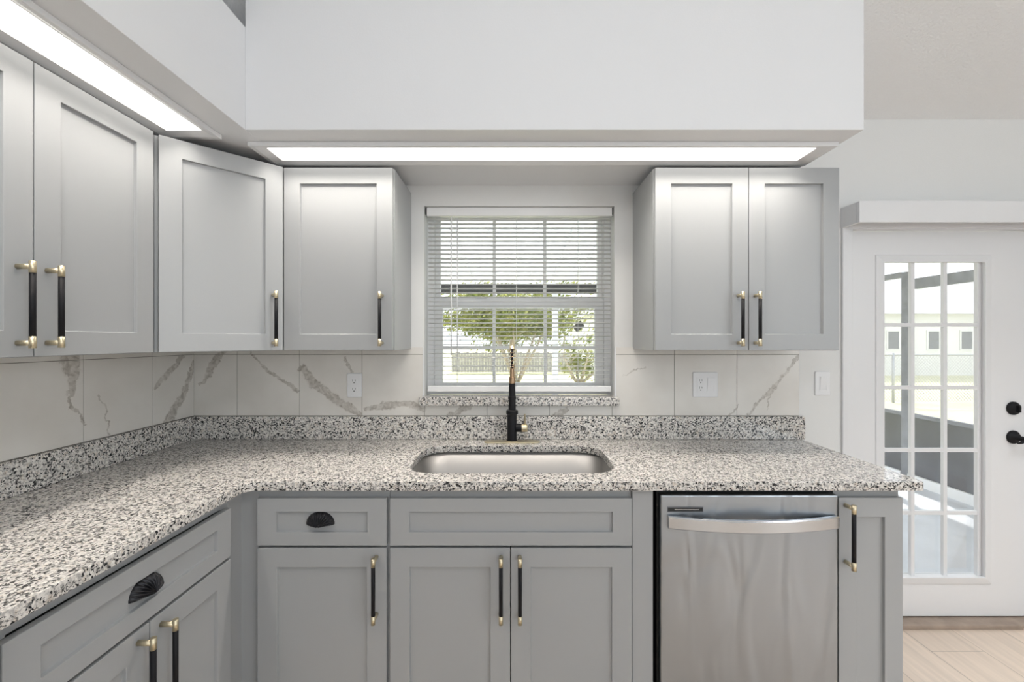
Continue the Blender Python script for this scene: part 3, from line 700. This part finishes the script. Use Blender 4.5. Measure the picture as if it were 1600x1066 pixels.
BZ1 = 0.8835; BD = 0.61; BYF = D - BD
def base(label, loc, rz, w, name='base_cabinet'):
    t = thing(name, label, 'cabinet', (loc[0], loc[1], 0), rz)
    bm = BM(); carcass(bm, w, BD - 0.004, 0.1, BZ1, top=False, rail=0.035); obj('body', bm, 'cabinet', t, bevel=0.001, seg=1)
    bm = BM(); box(bm, 0.0, w, 0.075, 0.09, 0, 0.1); obj('toe_kick', bm, 'kick', t)
    return t
HB = (0.442, 0.664)
t = base('grey base cabinet with cup-pull drawer over one door, between corner and sink cabinet', (-0.876, BYF), 0, 0.4555)
drawer(t, 0.004, 0.449, 0.689, 0.851, 0.218); door(t, 0.005, 0.449, 0.112, 0.680, 0.449 - 0.034, HB, stile=0.068)
t = base('grey sink base cabinet with plain false drawer front over two doors', (-0.4195, BYF), 0, 0.8395, 'sink_cabinet')
drawer(t, 0.004, 0.836, 0.689, 0.851, None, 'false_drawer_front'); door(t, 0.004, 0.4175, 0.112, 0.680, 0.4175 - 0.031, HB, stile=0.068); door(t, 0.4205, 0.836, 0.112, 0.680, 0.4205 + 0.030, HB, stile=0.068)
bm = BM(); box(bm, 0.840, 0.911, -0.012, 0.007, 0.0, BZ1); obj('filler_strip', bm, 'cabinet', t, bevel=0.001)
t = base('narrow grey base cabinet with one door at the counter end, beside the dishwasher', (1.122, BYF), 0, 0.228)
door(t, 0.006, 0.226, 0.112, 0.853, 0.006 + 0.022, (0.622, 0.842), stile=0.062)
# side run: local x runs away from the camera
t = base('grey base cabinet on the side run with cup-pull drawer over two doors', (XL + BD, 0.771), PI / 2, 0.674)
drawer(t, 0.016, 0.660, 0.689, 0.846, 0.336); door(t, 0.016, 0.3365, 0.112, 0.680, 0.3365 - 0.034, HB); door(t, 0.3395, 0.660, 0.112, 0.680, 0.3395 + 0.034, HB)
# corner between the two runs
t = thing('corner_base_cabinet', 'plain grey filler corner where the two base cabinet runs meet', 'cabinet', (XL + BD, BYF, 0))
bm = BM(); prism(bm, [(-0.60, -0.074), (0, -0.074), (0, 0.0), (0.0605, 0.0), (0.0605, 0.60), (-0.60, 0.60)], 0.1, BZ1); obj('body', bm, 'cabinet', t, bevel=0.001, seg=1)
bm = BM(); prism(bm, [(-0.60, -0.074), (-0.075, -0.074), (-0.075, 0.075), (0.0605, 0.075), (0.0605, 0.09), (-0.60, 0.09)], 0.0, 0.1); obj('toe_kick', bm, 'kick', t)

# ------------------------------------------------------------------ dishwasher
dw = thing('dishwasher', 'stainless steel dishwasher with a bowed bar handle under the counter', 'dishwasher', (0.818, BYF, 0))
x0, x1 = 0.513 - 0.818, 1.1215 - 0.818
bm = BM(); box(bm, x0 - 0.004, x1 - 0.004, 0.004, 0.58, 0.09, 0.868); obj('tub', bm, 'black_plastic', dw)
bm = BM(); box(bm, x0, x1 - 0.001, -0.027, 0.003, 0.115, 0.866); obj('door_panel', bm, 'steel', dw, bevel=0.006, seg=3)
bm = BM(); box(bm, x0, x1 - 0.003, 0.055, 0.07, 0.0, 0.11); obj('toe_kick', bm, 'black_plastic', dw)
# bowed handle
bm = BM(); prof = [(-0.009, -0.017), (-0.004, -0.021), (0.005, -0.021), (0.009, -0.015), (0.009, 0.015), (0.005, 0.021), (-0.004, 0.021), (-0.009, 0.017)]
rings = []; nn = 36
hx0, hx1 = 0.535 - 0.818, 1.111 - 0.818
for k in range(nn + 1):
    u = k / nn; x = hx0 + (hx1 - hx0) * u; bow = 1 - (2 * u - 1) ** 2
    y = -0.036 - 0.040 * bow; rings.append([bm.verts.new((x, y + p, 0.777 + q)) for p, q in prof])
for A_, B_ in zip(rings[:-1], rings[1:]):
    for j in range(8): 
        f = bm.faces.new((A_[j], A_[(j + 1) % 8], B_[(j + 1) % 8], B_[j])); f.smooth = True
bm.faces.new(rings[0]); bm.faces.new(rings[-1])
for x in (hx0 + 0.002, hx1 - 0.022): box(bm, x, x + 0.02, -0.042, -0.0272, 0.762, 0.792)
obj('handle', bm, 'steel_bar', dw, smooth='auto')
bm = BM(); ring_xz(bm, (0.535 - 0.818, 0.658 - 0.818, 0.808, 0.825), (0.537 - 0.818, 0.656 - 0.818, 0.810, 0.823), -0.0295, -0.0272); obj('vent_frame', bm, 'ext_grey', dw)
bm = BM(); box(bm, 0.537 - 0.818, 0.656 - 0.818, -0.0285, -0.0272, 0.810, 0.823, 0); box(bm, 0.560 - 0.818, 0.643 - 0.818, -0.0292, -0.0284, 0.8155, 0.8175, 1); obj('vent_slot', bm, ['slot', 'steel_bar'], dw)

# ------------------------------------------------------------------ range at the near end of the side run
rg = thing('kitchen_range', 'stainless kitchen range edge at the near end of the side counter', 'range', (XL + 0.002, 0.0, 0))
bm = BM(); box(bm, 0, 0.62, 0.0, 0.762, 0.02, 0.905); obj('body', bm, 'steel_bar', rg, bevel=0.002)
bm = BM(); box(bm, 0.0, 0.652, 0.0, 0.762, 0.9055, 0.919); obj('cooktop', bm, 'cooktop', rg, bevel=0.003)
bm = BM(); box(bm, 0.6205, 0.652, 0.0, 0.7625, 0.885, 0.9215); box(bm, 0.6205, 0.648, 0.0, 0.7625, 0.79, 0.882); obj('control_panel', bm, 'steel_bar', rg, bevel=0.004)
bm = BM(); box(bm, 0.6205, 0.645, 0.004, 0.758, 0.22, 0.784); od = obj('oven_door', bm, 'steel_bar', rg, bevel=0.004)
bm = BM(); tube(bm, [(0.69, 0.07, 0.74), (0.69, 0.70, 0.74)], 0.011, 14)
for y in (0.09, 0.68): tube(bm, [(0.6455, y, 0.74), (0.69, y, 0.74)], 0.008, 10)
obj('handle', bm, 'steel_bar', od)
bm = BM(); box(bm, 0.6205, 0.642, 0.004, 0.758, 0.04, 0.21); obj('drawer', bm, 'steel_bar', rg, bevel=0.004)
for y in (0.12, 0.25, 0.51, 0.64):
    bm = BM(); lathe(bm, y, 0.836, [(0.022, 0.6482), (0.02, 0.672), (0.017, 0.674)], 20, axis='x'); obj('knob', bm, 'black', rg)

# ------------------------------------------------------------------ fluorescent fixtures in the soffits
def fixture(name, label, x0, x1, y0, y1, ix0, ix1, iy0, iy1):
    t = thing(name, label, 'light', ((x0 + x1) / 2, (y0 + y1) / 2, SOF_Z)); cx_, cy_ = t.location.x, t.location.y
    bm = BM()
    def rect(a, b, c, d, z): return [bm.verts.new((x - cx_, y - cy_, z)) for x, y in ((a, c), (b, c), (b, d), (a, d))]
    s_ = 0.35
    rs = [rect(x0, x1, y0, y1, -0.0005), rect(x0, x1, y0, y1, -0.0165), rect(x0 + (ix0 - x0) * s_, x1 + (ix1 - x1) * s_, y0 + (iy0 - y0) * s_, y1 + (iy1 - y1) * s_, -0.0175),
          rect(ix0 - 0.008, ix1 + 0.008, iy0 - 0.008, iy1 + 0.008, -0.011), rect(ix0 - 0.001, ix1 + 0.001, iy0 - 0.001, iy1 + 0.001, -0.010), rect(ix0 - 0.001, ix1 + 0.001, iy0 - 0.001, iy1 + 0.001, -0.0005)]
    for P, Q in zip(rs, rs[1:] + rs[:1]):
        for j in range(4): bm.faces.new((P[j], P[(j + 1) % 4], Q[(j + 1) % 4], Q[j]))
    obj('frame', bm, 'trim', t, bevel=0.002)
    bm = BM(); box(bm, ix0 + 0.0005 - cx_, ix1 - 0.0005 - cx_, iy0 + 0.0005 - cy_, iy1 - 0.0005 - cy_, -0.0112, -0.001); tag(obj('diffuser', bm, 'diffuser', t), 'glowing white diffuser')
    # the tubes sit along the room side of the diffuser, away from the cabinets
    wx, wy = ix1 - ix0, iy1 - iy0
    narrow = 0.035; px_, py_ = (wx * 0.5 - 0.024, 0) if wx < wy else (0, -(wy * 0.5 - 0.024))
    lt = lamp('fluorescent_tubes', 'AREA', ((ix0 + ix1) / 2 - cx_ + px_, (iy0 + iy1) / 2 - cy_ + py_, -0.0125), (0, 0, 0), (24 if wx < wy else 33) * wx * wy, (1.0, 0.935, 0.85), shape='RECTANGLE', size=narrow if wx < wy else wx - 0.004, size_y=wy - 0.004 if wx < wy else narrow)
    lt.data.spread = math.radians(112); lt.parent = t
fixture('soffit_light', 'long glowing soffit light above the sink and window', -1.0, 1.247, 1.656, 1.853, -0.945, 1.185, 1.695, 1.803)
fixture('soffit_light', 'glowing soffit light along the side wall above the two-door cabinet', -1.277, -1.062, 0.10, 1.605, -1.22, -1.098, 0.155, 1.547)

# ------------------------------------------------------------------ outlets and switches
def plate(bm, w_, h_, t_=0.006):
    prism2 = rrect(-w_ / 2, w_ / 2, -h_ / 2, h_ / 2, 0.006, 4)
    a = [bm.verts.new((x, 0, z)) for x, z in prism2]; b = [bm.verts.new((x, -t_ * 0.6, z)) for x, z in prism2]; c = [bm.verts.new((x * (1 - 0.006 / w_), -t_, z * (1 - 0.006 / h_))) for x, z in prism2]
    n = len(a); bm.faces.new(a); bm.faces.new(c)
    for P, Q in ((a, b), (b, c)):
        for j in range(n): bm.faces.new((P[j], P[(j + 1) % n], Q[(j + 1) % n], Q[j]))
def slots(bm, x, z, mi=1, y=-0.0078):
    box(bm, x - 0.0075, x - 0.0052, y - 0.0004, y, z - 0.001, z + 0.009, mi); box(bm, x + 0.0050, x + 0.0070, y - 0.0004, y, z, z + 0.008, mi)
    pts_ = [(x + 0.0028 * math.cos(k * PI / 6), z - 0.0075 + 0.0028 * math.sin(k * PI / 6)) for k in range(12)]
    bm.faces.new([bm.verts.new((a, y - 0.0003, c)) for a, c in pts_]).material_index = mi
yT = D - 0.0095
t = thing('wall_outlet', 'white duplex outlet on the veined tile between corner and window', 'outlet', ((554.5 - 798) / 321, yT, CZ - 71 / 321))
bm = BM(); plate(bm, 0.072, 0.118); obj('cover_plate', bm, 'plastic', t)
for z in (0.020, -0.020):
    bm = BM(); prism_pts = rrect(-0.0165, 0.0165, -0.0135, 0.0135, 0.009, 5)
    a = [bm.verts.new((x, -0.0061, q + z)) for x, q in prism_pts]; b = [bm.verts.new((x, -0.0076, q + z)) for x, q in prism_pts]
    bm.faces.new(b); 
    for j in range(len(a)): bm.faces.new((a[j], a[(j + 1) % len(a)], b[(j + 1) % len(a)], b[j]))
    slots(bm, 0, z); obj('receptacle', bm, ['plastic', 'slot'], t)
def rocker(t, x):
    bm = BM(); ring_xz(bm, (x - 0.0175, x + 0.0175, -0.0345, 0.0345), (x - 0.0155, x + 0.0155, -0.0325, 0.0325), -0.0072, -0.0058); obj('switch_frame', bm, 'plastic', t)
    bm = BM(); v = [bm.verts.new(p) for p in ((x - 0.015, -0.0064, -0.032), (x + 0.015, -0.0064, -0.032), (x + 0.015, -0.0098, 0.032), (x - 0.015, -0.0098, 0.032), (x - 0.015, -0.006, -0.032), (x + 0.015, -0.006, -0.032), (x + 0.015, -0.006, 0.032), (x - 0.015, -0.006, 0.032))]
    for q in ((0, 1, 2, 3), (4, 5, 6, 7), (0, 1, 5, 4), (1, 2, 6, 5), (2, 3, 7, 6), (3, 0, 4, 7)): bm.faces.new([v[i] for i in q])
    obj('rocker', bm, 'plastic', t)
t = thing('wall_outlet', 'wide white plate with outlet and rocker switch, on the tile above the dishwasher', 'outlet', ((1101 - 798) / 321, yT, CZ - 70 / 321))
bm = BM(); plate(bm, 0.122, 0.122); obj('cover_plate', bm, 'plastic', t)
bm = BM(); box(bm, -0.0405, -0.0075, -0.0078, -0.0061, -0.0335, 0.0335)
box(bm, -0.031, -0.017, -0.0086, -0.0079, -0.0035, -0.0005); box(bm, -0.031, -0.017, -0.0086, -0.0079, 0.001, 0.004)
slots(bm, -0.024, 0.018); slots(bm, -0.024, -0.018); obj('receptacle', bm, ['plastic', 'slot'], t, bevel=0.0)
rocker(t, 0.024)
t = thing('light_switch', 'single white rocker switch on the white wall beside the patio door', 'switch', ((1284 - 798) / 320, D - 0.0004, CZ - 68 / 320))
bm = BM(); plate(bm, 0.074, 0.118); obj('cover_plate', bm, 'plastic', t); rocker(t, 0.002)

# ------------------------------------------------------------------ outside
GZ = -0.12
bm = BM(); box(bm, -60, 60, D + 0.30, 90, GZ - 0.3, GZ); struct('lawn', bm, 'lawn')
PY = 5.6; PX = 4.0
bm = BM(); box(bm, -4.2, PX + 0.15, D + 0.165, PY + 0.15, GZ - 0.05, -0.03); struct('patio_floor', bm, 'concrete')
# patio roof: white ribbed pans on a dark beam
bm = BM()
ya, yb, za, zb = D + 0.17, PY + 0.35, 2.52, 2.19
nx = 56
for k in range(nx):
    xa = -4.3 + k * 8.5 / nx; xb = xa + 8.5 / nx; dz = 0.025 if k % 2 else 0.0
    v = [bm.verts.new(p) for p in ((xa, ya, za + dz), (xb, ya, za + dz), (xb, yb, zb + dz), (xa, yb, zb + dz), (xa, ya, za + 0.06), (xb, ya, za + 0.06), (xb, yb, zb + 0.06), (xa, yb, zb + 0.06))]
    for q in ((0, 1, 2, 3), (4, 5, 6, 7), (0, 1, 5, 4), (1, 2, 6, 5), (2, 3, 7, 6), (3, 0, 4, 7)): bm.faces.new([v[i] for i in q])
def make_pan():
    m, nt, b = mat('translucent_patio_pan'); b.inputs['Base Color'].default_value = (0.85, 0.85, 0.86, 1); b.inputs['Roughness'].default_value = 0.6
    tr = N(nt, 'ShaderNodeBsdfTranslucent'); tr.inputs[0].default_value = (0.85, 0.86, 0.88, 1); mx = N(nt, 'ShaderNodeMixShader'); mx.inputs[0].default_value = 0.55
    nt.links.new(b.outputs[0], mx.inputs[1]); nt.links.new(tr.outputs[0], mx.inputs[2]); nt.links.new(mx.outputs[0], nt.nodes['Material Output'].inputs[0]); return m
M['pan'] = make_pan()
struct('patio_roof', bm, 'pan')
en = thing('screen_enclosure', 'dark framed patio screen enclosure beyond the glazed door', 'enclosure', (PX, 3.9, -0.03))
def inen(bm): bmesh.ops.translate(bm, verts=bm.verts, vec=(-PX, -3.9, 0.03)); return bm
for y in (PY, 4.40, 2.62):
    bm = BM(); box(bm, PX - 0.03, PX + 0.03, y - 0.04, y + 0.04, -0.03, 2.08); obj('post', inen(bm), 'ext_grey', en, bevel=0.003)
bm = BM(); box(bm, PX - 0.026, PX + 0.026, 2.66, 4.36, 1.90, 2.0); box(bm, PX - 0.026, PX + 0.026, 4.44, PY - 0.04, 2.03, 2.085); obj('header_beam', inen(bm), 'ext_grey', en)
for y0, y1 in ((2.66, 4.36), (4.44, PY - 0.04)):
    bm = BM(); box(bm, PX - 0.012, PX + 0.012, y0, y1, 0.06, 0.63); obj('knee_panel', inen(bm), 'knee', en)
    bm = BM(); box(bm, PX - 0.024, PX + 0.024, y0, y1, 0.63, 0.665); obj('chair_rail', inen(bm), 'ext_grey', en)
    bm = BM(); box(bm, PX - 0.04, PX + 0.04, y0, y1, -0.03, 0.06); obj('curb', inen(bm), 'ext_white', en)
    bm = BM(); box(bm, PX - 0.001, PX + 0.001, y0, y1, 0.665, 1.90 if y0 < 3 else 2.03); obj('screen', inen(bm), 'screen', en)
pf = thing('patio_beam', 'dark patio roof beam on white posts seen through the kitchen blind', 'beam', (0, PY, -0.03))
bm = BM(); box(bm, -4.2, PX - 0.035, -0.04, 0.04, 2.02, 2.13); obj('beam', bm, 'beam', pf)
for x in (-3.6, -1.55, 0.57, 2.3):
    bm = BM(); box(bm, x - 0.035, x + 0.035, -0.035, 0.035, 0, 2.02); obj('post', bm, 'ext_white', pf)

# trees
def tree(name, label, x, y, h, stems, crown, nleaf, leafm, sz, group=None, seed=1):
    rnd = random.Random(seed); t = thing(name, label, 'tree', (x, y, GZ), 0, group)
    bm = BM()
    for k in range(stems):
        a = 2 * PI * k / stems + rnd.random(); sp = 0.35 + 0.5 * rnd.random()
        p0 = Vector((0.06 * math.cos(a), 0.06 * math.sin(a), 0)); p1 = Vector((sp * math.cos(a), sp * math.sin(a), h * 0.42)); p2 = Vector((sp * 1.6 * math.cos(a), sp * 1.6 * math.sin(a), h * 0.75))
        tube(bm, [p0, p0.lerp(p1, 0.5) + Vector((rnd.uniform(-.05, .05), rnd.uniform(-.05, .05), 0)), p1, p2], [0.06, 0.05, 0.04, 0.02], 8)
        for q in range(3):
            b0 = p1.lerp(p2, rnd.random()); b1 = b0 + Vector((rnd.uniform(-.7, .7), rnd.uniform(-.7, .7), rnd.uniform(.1, .7))); tube(bm, [b0, b1], [0.02, 0.008], 6)
    obj('trunk', bm, 'bark', t)
    bm = BM(); (rx, ry, rz_, zc) = crown
    cl = [(rnd.gauss(0, .45), rnd.gauss(0, .45), rnd.gauss(0, .42)) for _ in range(46)]
    for k in range(nleaf):
        c = rnd.choice(cl); p = Vector(((c[0] + rnd.gauss(0, .16)) * rx, (c[1] + rnd.gauss(0, .16)) * ry, zc + (c[2] + rnd.gauss(0, .13)) * rz_))
        n1 = Vector((rnd.gauss(0, 1), rnd.gauss(0, 1), rnd.gauss(0, 1))).normalized(); n2 = n1.orthogonal().normalized(); n3 = n1.cross(n2); s_ = sz * rnd.uniform(.6, 1.3)
        bm.faces.new([bm.verts.new(p + v) for v in (-n2 * s_, n3 * s_ * .45, n2 * s_, -n3 * s_ * .45)])
    tag(obj('foliage', bm, leafm, t), kind=None); return t
tree('garden_tree', 'multi-stemmed green tree on the lawn seen behind the faucet', 0.2, 15.5, 3.6, 6, (3.0, 1.6, 1.05, 2.5), 11000, 'leaf', 0.085, 'garden trees', 3)
tree('garden_tree', 'green tree at the far left of the window view, behind the tilt wand', -7.5, 24.0, 3.8, 5, (2.0, 1.6, 1.1, 2.6), 3600, 'leaf', 0.09, 'garden trees', 5)
tree('garden_shrub', 'small yellow-green shrub beside the pale house, low in the window view', 2.35, 15.0, 1.3, 4, (0.75, 0.6, 0.5, 0.75), 1100, 'leaf', 0.06, None, 8)
tree('garden_tree', 'broad pale green tree far behind the grey board fence', 0.0, 37.0, 5.0, 5, (5.2, 2.2, 1.9, 3.0), 6000, 'leaf', 0.17, 'garden trees', 21)
tree('palm_tree', 'pale distant tree above the neighbour roofs through the door glass', 29.4, 31.0, 4.6, 1, (1.5, 1.5, 0.8, 3.9), 1200, 'leaf_pale', 0.22, None, 11)
# fence across the back garden, seen under the tree
bm = BM()
for k in range(44):
    xx = -2.7 + k * 0.135; box(bm, xx, xx + 0.125, 19.98, 20.0, GZ + 0.03, 0.78 + 0.03 * ((k * 7) % 3))
fc = thing('wood_fence', 'grey board fence at the back of the lawn beyond the tree', 'fence', (0, 0, 0)); obj('boards', bm, 'wood_fence', fc)
bm = BM(); box(bm, -2.7, 3.2, 20.0, 20.05, 0.15, 0.24); box(bm, -2.7, 3.2, 20.0, 20.05, 0.58, 0.67); obj('rails', bm, 'wood_fence', fc)
# neighbour houses
def house(label, x0, x1, y0, y1, h, wins, seed=0):
    t = thing('neighbour_house', label, 'house', ((x0 + x1) / 2, (y0 + y1) / 2, GZ)); cx_, cy_ = t.location.x, t.location.y
    a, b, c, d = x0 - cx_, x1 - cx_, y0 - cy_, y1 - cy_
    bm = BM(); box(bm, a, b, c, d, 0, h); obj('wall', bm, 'ext_white', t)
    bm = BM(); e = 0.4; r = 1.5
    v = [bm.verts.new(p) for p in ((a - e, c - e, h), (b + e, c - e, h), (b + e, d + e, h), (a - e, d + e, h), (a - e, 0, h + r), (b + e, 0, h + r))]
    for q in ((0, 1, 5, 4), (2, 3, 4, 5), (0, 4, 3), (1, 2, 5), (0, 1, 2, 3)): bm.faces.new([v[i] for i in q])
    obj('roof', bm, 'shingle', t)
    for wx, wz in wins:
        bm = BM(); ring_xz(bm, (wx - 0.28, wx + 0.28, wz - 0.42, wz + 0.42), (wx - 0.23, wx + 0.23, wz - 0.37, wz + 0.37), c - 0.04, c - 0.005); f = obj('window', bm, 'ext_white', t)
        bm = BM(); box(bm, wx - 0.23, wx + 0.23, c - 0.02, c - 0.006, wz - 0.37, wz + 0.37); obj('pane', bm, 'ext_grey', f)
    return t
house('pale house wall at the edge of the window view beside the garden tree', 4.1, 12.0, 21.5, 29, 2.7, [])
house('white house with dark windows beyond the chain-link fence through the door', 13.0, 27.0, 18.5, 26, 2.6, [(-3.8, 1.5), (-2.1, 1.5), (-0.7, 1.5)])
# chain-link fence
cf = thing('chain_link_fence', 'galvanised chain-link fence on the lawn outside the patio door', 'fence', (11, 10.5, GZ))
fx0, fx1, fh = -6.2, 7.0, 1.15
for k in range(7):
    bm = BM(); xx = fx0 + k * (fx1 - fx0) / 6; tube(bm, [(xx, 0, 0), (xx, 0, fh + 0.05)], 0.028, 10); obj('post', bm, 'wire', cf)
bm = BM(); tube(bm, [(fx0, 0, fh), (fx1, 0, fh)], 0.021, 8); tag(obj('top_rail', bm, 'wire', cf))
bm = BM(); st = 0.075
n_ = int((fx1 - fx0) / st)
for k in range(n_):
    xx = fx0 + k * st
    for s_ in (1, -1):
        xe = xx + s_ * fh * 0.9
        za_, zb_ = 0.03, fh - 0.02
        if fx0 <= xe <= fx1: tube(bm, [(xx, 0.0, za_), (xe, 0.0, zb_)], 0.004, 3, caps=False)
obj('wire_mesh', bm, 'wire', cf)
